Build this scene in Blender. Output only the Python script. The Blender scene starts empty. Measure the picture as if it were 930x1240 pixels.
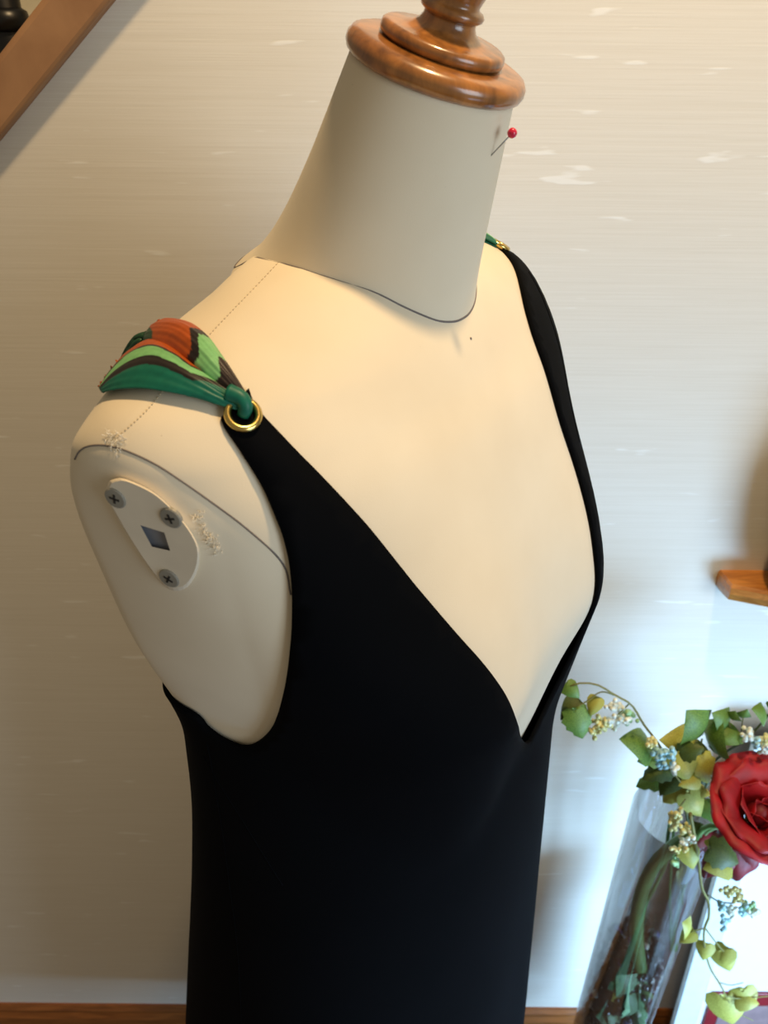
import bpy, bmesh, math, random
import numpy as np
from mathutils import Vector, Matrix
from mathutils.bvhtree import BVHTree
from mathutils.geometry import delaunay_2d_cdt

scene = bpy.context.scene
COL = scene.collection

# ------------------------------------------------------------------ camera, light, exposure
BUST = 1.20                                   # height of the form's bust line above the floor
THETA = math.radians(58.0)                    # the form faces to the right of the camera
CAM = np.array((0.0053, -0.431, BUST + 0.3445))
PITCH, ROLL, FOC = math.radians(32.2), math.radians(0.5), 966.0
WALL_Y = 0.285

cam_d = bpy.data.cameras.new('camera')
cam_d.sensor_fit = 'VERTICAL'
cam_d.sensor_height = 24.0
cam_d.lens = FOC / 1240.0 * 24.0
cam_d.clip_start = 0.02
cam_d.dof.use_dof = True
cam_d.dof.focus_distance = 0.46
cam_d.dof.aperture_fstop = 8.5
cam = bpy.data.objects.new('camera', cam_d)
COL.objects.link(cam)
cam.matrix_world = Matrix.Translation(Vector(CAM)) @ Matrix.Rotation(math.pi / 2 - PITCH, 4, 'X') @ Matrix.Rotation(ROLL, 4, 'Z')
scene.camera = cam

world = bpy.data.worlds.new('room_ambient')
scene.world = world
world.use_nodes = True
world.node_tree.nodes['Background'].inputs[0].default_value = (1.0, 0.86, 0.64, 1)
world.node_tree.nodes['Background'].inputs[1].default_value = 0.235

def lamp(name, kind, loc, power, color, target=None, **kw):
    d = bpy.data.lights.new(name, kind)
    d.energy = power
    d.color = color
    for k, v in kw.items():
        setattr(d, k, v)
    o = bpy.data.objects.new(name, d)
    COL.objects.link(o)
    o.location = loc
    if target is not None:
        o.rotation_euler = (Vector(target) - Vector(loc)).to_track_quat('-Z', 'Y').to_euler()
    return o
# warm ceiling downlight close to the wall; a low glazed door to the right; a window behind and to the right of the camera
lamp('ceiling_downlight', 'SPOT', (0.24, -0.05, 2.42), 47, (1.0, 0.70, 0.37), (0.0, 0.12, 1.2), spot_size=math.radians(120), spot_blend=0.6, shadow_soft_size=0.03)
lamp('low_window_daylight', 'AREA', (1.02, -0.68, 0.36), 9.5, (0.36, 0.64, 1.0), (0.32, 0.28, 0.45), shape='RECTANGLE', size=0.55, size_y=0.6, spread=math.radians(84))
lamp('window_daylight', 'AREA', (1.45, -1.35, 1.60), 18, (0.76, 0.89, 1.0), (0.0, 0.1, 1.2), shape='RECTANGLE', size=0.9, size_y=1.0)

vs = scene.view_settings
vs.view_transform = 'Standard'
vs.look = 'None'
vs.gamma = 1.0
vs.use_curve_mapping = False
vs.exposure = 0.0

# ------------------------------------------------------------------ helpers
def srgb(r, g, b):
    return tuple(((c / 255) / 12.92 if c / 255 <= 0.04045 else ((c / 255 + 0.055) / 1.055) ** 2.4) for c in (r, g, b)) + (1.0,)

def lw(p):
    """form-local centimetres (X form's left, Y front, Z from the bust line) to world metres"""
    p = np.asarray(p, float) * 0.01
    s, c = math.sin(THETA), math.cos(THETA)
    return np.stack([p[..., 0] * c + p[..., 1] * s, p[..., 0] * s - p[..., 1] * c, p[..., 2] + BUST], -1)

_cp, _sp = math.cos(PITCH), math.sin(PITCH)
def ray(u, v):
    a, b = u - 465.0, v - 620.0
    cr, sr = math.cos(ROLL), math.sin(ROLL)
    x, y = (a * cr + b * sr) / FOC, (-a * sr + b * cr) / FOC
    d = np.array((x, _cp - y * _sp, -_sp - y * _cp))
    return d / np.linalg.norm(d)
def at(u, v, Y):
    """world point of the photograph's sight line where it meets the upright plane y = Y"""
    d = ray(u, v)
    return CAM + d * ((Y - CAM[1]) / d[1])

def new_mat(name):
    m = bpy.data.materials.new(name)
    m.use_nodes = True
    nt = m.node_tree
    return m, nt, nt.nodes['Principled BSDF']
def N(nt, kind, **kw):
    n = nt.nodes.new(kind)
    for k, v in kw.items():
        if k.startswith('i_'):
            n.inputs[k[2:]].default_value = v
        else:
            setattr(n, k, v)
    return n
def ramp(nt, fac, stops):
    n = nt.nodes.new('ShaderNodeValToRGB')
    el = n.color_ramp.elements
    while len(el) < len(stops):
        el.new(0.5)
    for e, (p, c) in zip(el, stops):
        e.position = p
        e.color = c
    nt.links.new(fac, n.inputs['Fac'])
    return n
def coords(nt, scale=(1, 1, 1), kind='Object'):
    tc = nt.nodes.new('ShaderNodeTexCoord')
    mp = nt.nodes.new('ShaderNodeMapping')
    mp.inputs['Scale'].default_value = scale
    nt.links.new(tc.outputs[kind], mp.inputs['Vector'])
    return mp.outputs['Vector']
def add_bump(nt, bsdf, height, strength, dist):
    b = nt.nodes.new('ShaderNodeBump')
    b.inputs['Strength'].default_value = strength
    b.inputs['Distance'].default_value = dist
    nt.links.new(height, b.inputs['Height'])
    nt.links.new(b.outputs['Normal'], bsdf.inputs['Normal'])
def plain(name, col, rough=0.5, metal=0.0, var=0.12, scale=60.0, spec=0.5):
    m, nt, b = new_mat(name)
    v = coords(nt)
    nz = N(nt, 'ShaderNodeTexNoise', i_Scale=scale, i_Detail=3.0)
    nt.links.new(v, nz.inputs['Vector'])
    lo = tuple(max(0, c * (1 - var)) for c in col[:3]) + (1,)
    hi = tuple(min(1, c * (1 + var)) for c in col[:3]) + (1,)
    r = ramp(nt, nz.outputs['Fac'], [(0.3, lo), (0.7, hi)])
    nt.links.new(r.outputs['Color'], b.inputs['Base Color'])
    b.inputs['Roughness'].default_value = rough
    b.inputs['Metallic'].default_value = metal
    b.inputs['Specular IOR Level'].default_value = spec
    return m

def make_mesh(name, verts, faces, mats, smooth=True, mat_idx=None, colors=None):
    me = bpy.data.meshes.new(name)
    me.from_pydata([tuple(map(float, v)) for v in verts], [], [tuple(map(int, f)) for f in faces])
    for m in (mats if isinstance(mats, (list, tuple)) else [mats]):
        me.materials.append(m)
    if smooth:
        me.polygons.foreach_set('use_smooth', [True] * len(me.polygons))
    if mat_idx is not None:
        me.polygons.foreach_set('material_index', list(mat_idx))
    if colors is not None:
        ca = me.color_attributes.new('tint', 'FLOAT_COLOR', 'POINT')
        ca.data.foreach_set('color', np.asarray(colors, np.float32).ravel())
    bm = bmesh.new()
    bm.from_mesh(me)
    bmesh.ops.recalc_face_normals(bm, faces=bm.faces[:])
    bm.to_mesh(me)
    bm.free()
    me.update()
    return me
def root_of(o):
    while o.parent:
        o = o.parent
    return o
def obj(name, vf, mats, parent=None, smooth=True, **kw):
    """one mesh object from world-space vertices; a child keeps its coordinates relative to its thing's base"""
    verts, faces = np.asarray(vf[0], float), vf[1]
    if parent is not None:
        verts = verts - np.array(root_of(parent).location)
    o = bpy.data.objects.new(name, make_mesh(name, verts, faces, mats, smooth, **kw))
    COL.objects.link(o)
    o.parent = parent
    return o
def thing(name, loc, label, cat, group=None):
    o = bpy.data.objects.new(name, None)
    o.empty_display_size = 0.02
    COL.objects.link(o)
    o.location = tuple(map(float, loc))
    return tag(o, label, cat, group)
def tag(o, label, cat, group=None):
    o['label'] = label
    o['category'] = cat
    if group:
        o['group'] = group
    return o
def struct(name, vf, mats, smooth=False, label=None):
    o = obj(name, vf, mats, None, smooth)
    o['kind'] = 'structure'
    if label:
        o['label'] = label
    return o

def join(parts):
    V, F, n = [], [], 0
    for v, f in parts:
        v = np.asarray(v, float)
        V.append(v)
        F += [tuple(i + n for i in q) for q in f]
        n += len(v)
    return np.concatenate(V), F
def grid_faces(nr, nc, wrap=False):
    F = []
    for i in range(nr - 1):
        for j in range(nc if wrap else nc - 1):
            k = (j + 1) % nc
            F.append((i * nc + j, i * nc + k, (i + 1) * nc + k, (i + 1) * nc + j))
    return F
def resample(pts, n):
    pts = np.asarray(pts, float)
    P = np.concatenate([[2 * pts[0] - pts[1]], pts, [2 * pts[-1] - pts[-2]]])
    out = []
    for i in range(1, len(P) - 2):
        for t in np.linspace(0, 1, 12, endpoint=False):
            a, b, c, d = P[i - 1], P[i], P[i + 1], P[i + 2]
            out.append(0.5 * (2 * b + (c - a) * t + (2 * a - 5 * b + 4 * c - d) * t * t + (3 * b - a - 3 * c + d) * t ** 3))
    out = np.array(out + [pts[-1]])
    L = np.concatenate([[0], np.cumsum(np.linalg.norm(np.diff(out, axis=0), axis=1))])
    s = np.linspace(0, L[-1], n)
    return np.stack([np.interp(s, L, out[:, k]) for k in range(out.shape[1])], 1)
def tube(path, r, n=8, closed=False):
    path = np.asarray(path, float)
    m = len(path)
    rr = np.full(m, r) if np.isscalar(r) else np.asarray(r, float)
    if closed:
        T = np.roll(path, -1, 0) - np.roll(path, 1, 0)
    else:
        T = np.gradient(path, axis=0)
    T /= np.linalg.norm(T, axis=1)[:, None] + 1e-12
    up = np.array((0.0, 0.0, 1.0)) if abs(T[0][2]) < 0.9 else np.array((1.0, 0.0, 0.0))
    V = []
    a = np.linspace(0, 2 * math.pi, n, endpoint=False)
    x = None
    for i in range(m):
        x = np.cross(T[i], up) if x is None else x - T[i] * (x @ T[i])
        x /= np.linalg.norm(x) + 1e-12
        y = np.cross(T[i], x)
        V.append(path[i] + rr[i] * (np.cos(a)[:, None] * x + np.sin(a)[:, None] * y))
    V = np.concatenate(V)
    F = grid_faces(m, n, True)
    if closed:
        F += [((m - 1) * n + j, (m - 1) * n + (j + 1) % n, (j + 1) % n, j) for j in range(n)]
    else:
        F += [tuple(range(n))[::-1], tuple((m - 1) * n + j for j in range(n))]
    return V, F
def frame(ax):
    ax = np.asarray(ax, float)
    ax = ax / np.linalg.norm(ax)
    h = np.array((1.0, 0, 0)) if abs(ax[0]) < 0.8 else np.array((0, 1.0, 0))
    e1 = h - ax * (h @ ax)
    e1 /= np.linalg.norm(e1)
    return e1, np.cross(ax, e1), ax
def lathe(profile, org, ax, n=48, caps=True):
    e1, e2, e3 = frame(ax)
    a = np.linspace(0, 2 * math.pi, n, endpoint=False)
    V = np.concatenate([np.asarray(org) + e3 * h + r * (np.cos(a)[:, None] * e1 + np.sin(a)[:, None] * e2) for r, h in profile])
    F = grid_faces(len(profile), n, True)
    if caps:
        F += [tuple(range(n))[::-1], tuple((len(profile) - 1) * n + j for j in range(n))]
    return V, F
def box(lo, hi):
    (a, b, c), (d, e, f) = lo, hi
    V = [(a, b, c), (d, b, c), (d, e, c), (a, e, c), (a, b, f), (d, b, f), (d, e, f), (a, e, f)]
    return np.array(V, float), [(0, 3, 2, 1), (4, 5, 6, 7), (0, 1, 5, 4), (1, 2, 6, 5), (2, 3, 7, 6), (3, 0, 4, 7)]
def ball(c, r, n=8):
    rows = [(r * math.sin(t), -r * math.cos(t)) for t in np.linspace(0.08, math.pi - 0.08, n)]
    return lathe(rows, c, (0, 0, 1), max(6, n + 2))
def prism(poly, ex):
    poly = np.asarray(poly, float)
    n = len(poly)
    V = np.concatenate([poly, poly + np.asarray(ex)])
    F = [tuple(range(n))[::-1], tuple(range(n, 2 * n))] + [(i, (i + 1) % n, n + (i + 1) % n, n + i) for i in range(n)]
    return V, F
def bevel(o, w, seg=2):
    m = o.modifiers.new('bevel', 'BEVEL')
    m.width = w
    m.segments = seg
    m.limit_method = 'ANGLE'
    m.angle_limit = math.radians(35)
    return o
def solidify(o, t, off=-1.0):
    m = o.modifiers.new('solid', 'SOLIDIFY')
    m.thickness = t
    m.offset = off
    return o

# ------------------------------------------------------------------ materials
def wall_material(name):
    m, nt, b = new_mat(name)
    v = coords(nt, (9, 9, 900))
    weave = N(nt, 'ShaderNodeTexNoise', i_Scale=1.0, i_Detail=4.0, i_Roughness=0.6)
    nt.links.new(v, weave.inputs['Vector'])
    v2 = coords(nt, (16, 16, 120))
    slub = N(nt, 'ShaderNodeTexNoise', i_Scale=1.0, i_Detail=2.0, i_Roughness=0.5)
    nt.links.new(v2, slub.inputs['Vector'])
    sl = ramp(nt, slub.outputs['Fac'], [(0.69, (0, 0, 0, 1)), (0.75, (1, 1, 1, 1))])
    base = ramp(nt, weave.outputs['Fac'], [(0.30, srgb(232, 225, 210)), (0.70, srgb(240, 234, 221))])
    mx = N(nt, 'ShaderNodeMixRGB')
    nt.links.new(sl.outputs['Color'], mx.inputs['Fac'])
    nt.links.new(base.outputs['Color'], mx.inputs['Color1'])
    mx.inputs['Color2'].default_value = srgb(250, 247, 238)
    nt.links.new(mx.outputs['Color'], b.inputs['Base Color'])
    b.inputs['Roughness'].default_value = 0.75
    b.inputs['Specular IOR Level'].default_value = 0.3
    hs = N(nt, 'ShaderNodeMath', operation='MULTIPLY_ADD')
    nt.links.new(sl.outputs['Color'], hs.inputs[0])
    hs.inputs[1].default_value = 0.5
    nt.links.new(weave.outputs['Fac'], hs.inputs[2])
    add_bump(nt, b, hs.outputs['Value'], 0.22, 0.0005)
    return m
def wood_material(name, c0, c1, scale, rough, direction=(1, 1, 1), coat=0.0):
    m, nt, b = new_mat(name)
    v = coords(nt, direction)
    nz = N(nt, 'ShaderNodeTexNoise', i_Scale=scale, i_Detail=5.0, i_Roughness=0.6, i_Distortion=0.6)
    nt.links.new(v, nz.inputs['Vector'])
    r = ramp(nt, nz.outputs['Fac'], [(0.32, c0), (0.62, c1)])
    nt.links.new(r.outputs['Color'], b.inputs['Base Color'])
    b.inputs['Roughness'].default_value = rough
    b.inputs['Coat Weight'].default_value = coat
    b.inputs['Coat Roughness'].default_value = 0.12
    add_bump(nt, b, nz.outputs['Fac'], 0.1, 0.0005)
    return m
def cloth_material(name, c0, c1, rough, weave=1400.0, bump=0.25, sheen=0.0, speck=None, spec=0.25):
    m, nt, b = new_mat(name)
    v = coords(nt)
    nz = N(nt, 'ShaderNodeTexNoise', i_Scale=14.0, i_Detail=4.0)
    nt.links.new(v, nz.inputs['Vector'])
    r = ramp(nt, nz.outputs['Fac'], [(0.3, c0), (0.7, c1)])
    col = r.outputs['Color']
    if speck:
        sp = N(nt, 'ShaderNodeTexVoronoi', i_Scale=55.0)
        nt.links.new(v, sp.inputs['Vector'])
        sr = ramp(nt, sp.outputs['Distance'], [(0.010, (1, 1, 1, 1)), (0.02, (0, 0, 0, 1))])
        mx = N(nt, 'ShaderNodeMixRGB')
        nt.links.new(sr.outputs['Color'], mx.inputs['Fac'])
        nt.links.new(col, mx.inputs['Color1'])
        mx.inputs['Color2'].default_value = speck
        col = mx.outputs['Color']
    nt.links.new(col, b.inputs['Base Color'])
    b.inputs['Roughness'].default_value = rough
    b.inputs['Specular IOR Level'].default_value = spec
    b.inputs['Sheen Weight'].default_value = sheen
    b.inputs['Sheen Roughness'].default_value = 0.5
    w = N(nt, 'ShaderNodeTexNoise', i_Scale=weave, i_Detail=1.0)
    nt.links.new(v, w.inputs['Vector'])
    add_bump(nt, b, w.outputs['Fac'], bump, 0.0004)
    return m
def tint_material(name, rough, spec=0.5, sheen=0.0):
    m, nt, b = new_mat(name)
    a = N(nt, 'ShaderNodeAttribute', attribute_name='tint')
    v = coords(nt)
    nz = N(nt, 'ShaderNodeTexNoise', i_Scale=300.0, i_Detail=2.0)
    nt.links.new(v, nz.inputs['Vector'])
    r = ramp(nt, nz.outputs['Fac'], [(0.2, (0.85, 0.85, 0.85, 1)), (0.8, (1.1, 1.1, 1.1, 1))])
    mx = N(nt, 'ShaderNodeMixRGB', blend_type='MULTIPLY')
    mx.inputs['Fac'].default_value = 1.0
    nt.links.new(a.outputs['Color'], mx.inputs['Color1'])
    nt.links.new(r.outputs['Color'], mx.inputs['Color2'])
    nt.links.new(mx.outputs['Color'], b.inputs['Base Color'])
    b.inputs['Roughness'].default_value = rough
    b.inputs['Specular IOR Level'].default_value = spec
    b.inputs['Sheen Weight'].default_value = sheen
    return m
def glass_material(name, tint, gloss):
    m = bpy.data.materials.new(name)
    m.use_nodes = True
    nt = m.node_tree
    nt.nodes.clear()
    out = N(nt, 'ShaderNodeOutputMaterial')
    tr = N(nt, 'ShaderNodeBsdfTransparent')
    tr.inputs['Color'].default_value = tint
    gl = N(nt, 'ShaderNodeBsdfGlossy')
    gl.inputs['Roughness'].default_value = 0.03
    lwt = N(nt, 'ShaderNodeLayerWeight', i_Blend=0.18)
    mul = N(nt, 'ShaderNodeMath', operation='MULTIPLY')
    mul.inputs[1].default_value = gloss
    nt.links.new(lwt.outputs['Fresnel'], mul.inputs[0])
    mx = N(nt, 'ShaderNodeMixShader')
    nt.links.new(mul.outputs['Value'], mx.inputs['Fac'])
    nt.links.new(tr.outputs[0], mx.inputs[1])
    nt.links.new(gl.outputs[0], mx.inputs[2])
    nt.links.new(mx.outputs[0], out.inputs['Surface'])
    return m

M = {}
M['wall'] = wall_material('woven_wallpaper')
M['stairwell'] = plain('stairwell_plaster', srgb(236, 226, 200), 0.8, var=0.03)
M['floor'] = wood_material('floor_boards', srgb(70, 44, 26), srgb(104, 66, 38), 9, 0.4, (1, 12, 1))
M['baseboard'] = wood_material('baseboard_wood', srgb(120, 70, 32), srgb(165, 100, 48), 14, 0.35, (1, 6, 10))
M['rail'] = wood_material('rail_wood', srgb(150, 108, 72), srgb(172, 128, 88), 16, 0.55, (1, 8, 1))
M['shelf'] = wood_material('shelf_wood', srgb(165, 98, 38), srgb(206, 136, 62), 20, 0.3, (1, 8, 8), 0.4)
M['cap'] = wood_material('turned_oak', srgb(100, 60, 26), srgb(176, 114, 54), 70, 0.28, (1, 1, 0.35), 0.6)
M['linen'] = cloth_material('form_linen', srgb(222, 208, 182), srgb(230, 217, 192), 0.85, 2200, 0.12, 0.1, srgb(170, 150, 120))
M['dress'] = cloth_material('black_crepe', srgb(3, 4, 6), srgb(5, 6, 9), 0.85, 2500, 0.3, spec=0.06)
M['thread'] = plain('grey_thread', srgb(112, 104, 100), 0.8)
M['stitch'] = plain('cream_stitch', srgb(190, 172, 140), 0.8)
M['fuzz'] = plain('white_fray', srgb(238, 230, 212), 0.9)
M['plate'] = plain('painted_plate', srgb(220, 208, 186), 0.55, var=0.05)
M['hole'] = plain('socket_shade', srgb(132, 134, 140), 0.5, 0.1)  # grey colour stands in for the shade inside the shallow socket
M['screw'] = plain('zinc_screw', srgb(150, 146, 134), 0.5, 0.25)
M['dark'] = plain('slot_shade', srgb(40, 38, 34), 0.6)  # dark bars on the screw heads, painting the shade of a cross recess
M['brass'] = plain('brass', srgb(214, 186, 110), 0.22, 1.0, 0.05)
M['steel'] = plain('steel', srgb(150, 150, 150), 0.3, 1.0, 0.05)
M['pearl'] = plain('red_pearl', srgb(205, 40, 70), 0.15, 0.0, 0.05)
M['scarf'] = tint_material('silk_scarf', 0.45, 0.35, 0.0)
M['black'] = plain('black_iron', srgb(14, 14, 15), 0.35, 0.2)
M['pole'] = plain('stand_metal', srgb(60, 60, 62), 0.4, 0.8)

# ------------------------------------------------------------------ setting
def quad_prism(poly_xz, y0, y1):
    poly = np.array([(x, y0, z) for x, z in poly_xz])
    return prism(poly, (0, y1 - y0, 0))
# line of the stair opening in the wall (lower edge of the sloping rail)
r0, r1 = at(0, 163, WALL_Y - 0.016), at(133, 0, WALL_Y - 0.016)
slope = (r1[2] - r0[2]) / (r1[0] - r0[0])
def rail_z(x, up=0.0):
    return r0[2] + slope * (x - r0[0]) + up
CEIL = 2.5
xl, xr = -1.35, 1.25
xt = r0[0] + (CEIL - r0[2]) / slope
wall = struct('wall_back', quad_prism([(xl, 0), (xr, 0), (xr, CEIL), (xt, CEIL), (xl, rail_z(xl))], WALL_Y, WALL_Y + 0.08), M['wall'])
struct('wall_stairwell', box((-2.2, 1.10, 0), (1.25, 1.16, CEIL)), M['stairwell'])
struct('floor', box((-2.2, -1.6, -0.05), (1.9, 1.16, 0.0)), M['floor'])
bb = [(0, 0), (-0.014, 0), (-0.014, 0.055), (-0.009, 0.066), (-0.009, 0.072), (-0.004, 0.080), (0, 0.080)]
struct('baseboard_back', prism(np.array([(xl, WALL_Y + y, z) for y, z in bb]), (xr - xl, 0, 0)), M['baseboard'])
# sloping rail capping the wall edge
d = np.array((1.0, 0.0, slope))
d /= np.linalg.norm(d)
nrm = np.array((-d[2], 0, d[0]))
wid = 0.034
A = np.array((r0[0], WALL_Y, r0[2])) - d * 0.75
prof = [(0.0, -0.016), (wid * 0.94, -0.016), (wid, -0.012), (wid, 0.09), (0.0, 0.09)]
rail = prism(np.array([A + nrm * a + np.array((0, b, 0)) for a, b in prof]), d * 2.1)
bevel(struct('trim_1', rail, M['rail']), 0.003)

# ------------------------------------------------------------------ dress form
def pchip(xs, ys, x):
    xs = np.asarray(xs, float)
    ys = np.asarray(ys, float)
    h = np.diff(xs)
    dd = np.diff(ys) / h
    m = np.zeros_like(xs)
    for i in range(1, len(xs) - 1):
        if dd[i - 1] * dd[i] > 0:
            w1 = 2 * h[i] + h[i - 1]
            w2 = h[i] + 2 * h[i - 1]
            m[i] = (w1 + w2) / (w1 / dd[i - 1] + w2 / dd[i])
    m[0] = dd[0]
    m[-1] = dd[-1]
    x = np.clip(np.asarray(x, float), xs[0], xs[-1])
    i = np.clip(np.searchsorted(xs, x) - 1, 0, len(xs) - 2)
    t = (x - xs[i]) / h[i]
    return ys[i] * (1 + 2 * t) * (1 - t) ** 2 + ys[i + 1] * t * t * (3 - 2 * t) + h[i] * (m[i] * t * (1 - t) ** 2 + m[i + 1] * t * t * (t - 1))
# level: half width, front, back, roundness
TAB = np.array([
    (-34, 15.0, 9.0, -11.5, 2.1), (-24, 13.0, 8.0, -9.0, 2.1), (-16, 11.2, 7.8, -6.8, 2.1), (-8, 12.8, 11.2, -7.6, 2.2),
    (-3, 14.4, 12.0, -8.4, 2.2), (1.5, 15.8, 12.2, -9.2, 2.25), (6, 17.4, 11.5, -10.0, 2.3), (12, 19.0, 9.7, -9.9, 2.2),
    (16, 19.8, 8.1, -9.0, 2.2), (18.3, 19.4, 6.8, -8.1, 2.15), (20.0, 17.5, 5.9, -7.6, 2.05), (21.2, 14.6, 5.2, -7.4, 1.95),
    (22.3, 11.0, 4.5, -6.8, 1.85), (23.3, 7.8, 3.7, -6.2, 1.85), (23.8, 5.5, 2.4, -4.6, 1.9)])
DTAB = np.array([
    (-105, 24.5, 17, -23, 2.1), (-75, 21.5, 15, -20, 2.1), (-50, 19.2, 13.9, -16.4, 2.1), (-30, 17.0, 13.2, -13.2, 2.1), (-18, 15.7, 12.7, -11.0, 2.15),
    (-8, 15.0, 12.1, -9.3, 2.2), (-2, 14.8, 10.0, -9, 2.2), (30, 1, 1, -2, 2)])
def smin(a, b, k):
    h = np.clip(0.5 + 0.5 * (b - a) / k, 0, 1)
    return b + (a - b) * h - k * h * (1 - h)
def body(phi, z):
    z = np.asarray(z, float)
    W, F, B, n = [pchip(TAB[:, 0], TAB[:, i], z) for i in (1, 2, 3, 4)]
    c, s = np.cos(phi), np.sin(phi)
    Dp = np.where(s > 0, F + 1.2, -1.2 - B)
    nf = np.where(s > 0, pchip([-34, 2, 8, 13, 17, 20, 24], [2.1, 2.2, 2.12, 1.98, 1.9, 1.75, 1.75], z), n)
    X = W * np.sign(c) * np.abs(c) ** (2 / nf)
    Y = -1.2 + Dp * np.sign(s) * np.abs(s) ** (2 / nf)
    for sx in (-1, 1):
        dx = (X - sx * 8.2) / 5.0
        dz = z - 1.5
        Y = Y + 1.9 * np.exp(-dx ** 2 - (dz / np.where(dz > 0, 9.0, 4.8)) ** 2) * np.clip(np.clip(s, 0, 1) * 3, 0, 1)
    lim = 15.6 + 0.165 * (z - 2) + np.where(z < 1, (1 - z) * 0.4, 0)
    X = np.sign(X) * smin(np.abs(X), lim, 5.0 * np.clip((Y + 7) / 10, 0.25, 1))
    return np.stack([X, Y, z + 0 * X], -1)
NB, NT = np.array((0, -0.7, 20.6)), np.array((0.0, 3.1, 32.0))
NAX = (NT - NB) / np.linalg.norm(NT - NB)
def neck(phi, k):
    e1 = np.array([1, 0, 0.0])
    e2 = np.cross(NAX, e1)
    r = pchip([-.06, 0, .1, .25, .6, 1], [7.15, 6.75, 6.0, 5.4, 4.65, 3.9], k)
    r = r + 0.6 * np.clip(-np.sin(phi) * 0.8 + 0.15, 0, 1) * np.clip(1 - k * 1.6, 0, 1) ** 1.5
    return NB + (NT - NB) * k[..., None] + r[..., None] * (np.cos(phi)[..., None] * e1 + np.sin(phi)[..., None] * e2)

form = thing('dress_form', (0, 0, 0), 'cream fabric dress form with tall neck and turned wooden neck cap, wearing black dress', 'dress form')
nphi = 256
phi = np.linspace(0, 2 * math.pi, nphi, endpoint=False)
zs = np.concatenate([np.linspace(-34, 15, 76, endpoint=False), np.linspace(15, 23.8, 44)])
PH, ZZ = np.meshgrid(phi, zs)
bg = body(PH, ZZ)
body_w = lw(bg).reshape(-1, 3)
body_f = grid_faces(len(zs), nphi, True)
caps = [tuple(range(nphi))[::-1], tuple((len(zs) - 1) * nphi + j for j in range(nphi))]
torso = obj('torso', (body_w, body_f + caps), M['linen'], form)
bvh = BVHTree.FromPolygons([Vector(v) for v in body_w], body_f)
ks = np.linspace(-0.03, 1, 40)
KK, PN = np.meshgrid(ks, phi[::2], indexing='ij')
ng = neck(PN, KK)
neck_w = lw(ng).reshape(-1, 3)
neck_f = grid_faces(len(ks), nphi // 2, True)
nk = obj('neck', (neck_w, neck_f + [tuple((len(ks) - 1) * (nphi // 2) + j for j in range(nphi // 2))]), M['linen'], form)
nbvh = BVHTree.FromPolygons([Vector(v) for v in neck_w], neck_f)

def lift(u, v, tree=None, off=0.0):
    """point of the form's surface under a sight line, raised by off metres; nearest point when the line just misses"""
    tree = tree or bvh
    dr = Vector(ray(u, v))
    hit = tree.ray_cast(Vector(CAM), dr)
    if hit[0] is None:
        best = None
        for t in np.linspace(0.25, 0.75, 160):
            q = tree.find_nearest(Vector(CAM) + dr * t)
            if best is None or q[3] < best[3]:
                best = q
        hit = best
    n = hit[1]
    if n.dot(dr) > 0:
        n = -n
    return np.array(hit[0] + n * off), np.array(n)
def lift_path(pts, n, off, tree=None):
    return np.array([lift(u, v, tree, off)[0] for u, v in resample(pts, n)])

# seam between neck and shoulders: follows the junction of the two surfaces
seam = []
sz_ = np.linspace(17.0, 23.79, 110)
sb_ = np.radians(np.arange(0, 360, 3))
srad = []
for z in sz_:
    ring = body(phi, np.full(nphi, z))[:, :2] - (0, -1.0)
    srad.append(np.interp(sb_, np.arctan2(ring[:, 1], ring[:, 0]) % (2 * math.pi), np.hypot(ring[:, 0], ring[:, 1]), period=2 * math.pi))
srad = np.array(srad)
for a in np.linspace(0, 2 * math.pi, 140, endpoint=False):
    q = neck(np.full(120, a), np.linspace(-0.03, 0.3, 120))
    zi = np.clip(np.searchsorted(sz_, q[:, 2]), 0, 109)
    bi = np.round(np.degrees(np.arctan2(q[:, 1] + 1.0, q[:, 0]) % (2 * math.pi)) / 3).astype(int) % 120
    ins = (np.hypot(q[:, 0], q[:, 1] + 1.0) < srad[zi, bi]) & (q[:, 2] < 23.8)
    seam.append(q[np.nonzero(ins)[0].max() if ins.any() else 0])
seam = np.array(seam)
for _ in range(4):
    seam = (np.roll(seam, 1, 0) + 2 * seam + np.roll(seam, -1, 0)) / 4
obj('neck_seam', tube(lw(seam), 0.0007, 6, True), M['thread'], form)
obj('armhole_seam', tube(lift_path([(91, 556), (96, 547), (105, 541), (120, 539), (136, 541), (153, 546), (180, 558), (204, 572), (249, 603), (301, 642), (342, 682), (352, 720)], 90, 0.0001), 0.00042, 6), M['thread'], form)
st = lift_path([(343, 312), (310, 347), (280, 378), (250, 410), (215, 450), (180, 495), (140, 532)], 120, 0.0001)
obj('shoulder_seam', join([tube(st[i:i + 2], 0.0003, 5) for i in range(0, 118, 2)]), M['stitch'], form)['kind'] = 'stuff'
# frayed cotton at the end of the shoulder seam and on the armhole edge
random.seed(4)
def tufts(spots, n, spread, ln):
    P_ = []
    for _ in range(n):
        u, v = random.choice(spots)
        p, nn = lift(u + random.gauss(0, spread), v + random.gauss(0, spread))
        q = p + nn * 0.0012 + np.array([random.uniform(-ln, ln) for _ in range(3)])
        P_.append(tube([p, (p + q) / 2 + nn * 0.0008, q], 0.0001, 4))
    return join(P_)
fz = obj('frayed_tuft', tufts([(136, 530), (140, 527), (148, 532), (146, 541), (137, 540)], 46, 3.0, 0.0028), M['fuzz'], form)
fz2 = obj('frayed_tuft', tufts([(240, 625), (246, 640), (255, 655), (262, 665), (250, 645)], 120, 4.0, 0.0012), M['fuzz'], form)
# centre-front pin hole mark
p0, _ = lift(570, 410, None, 0.00005)
obj('pin_hole', ball(p0, 0.0007, 6), M['thread'], form)

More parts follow.
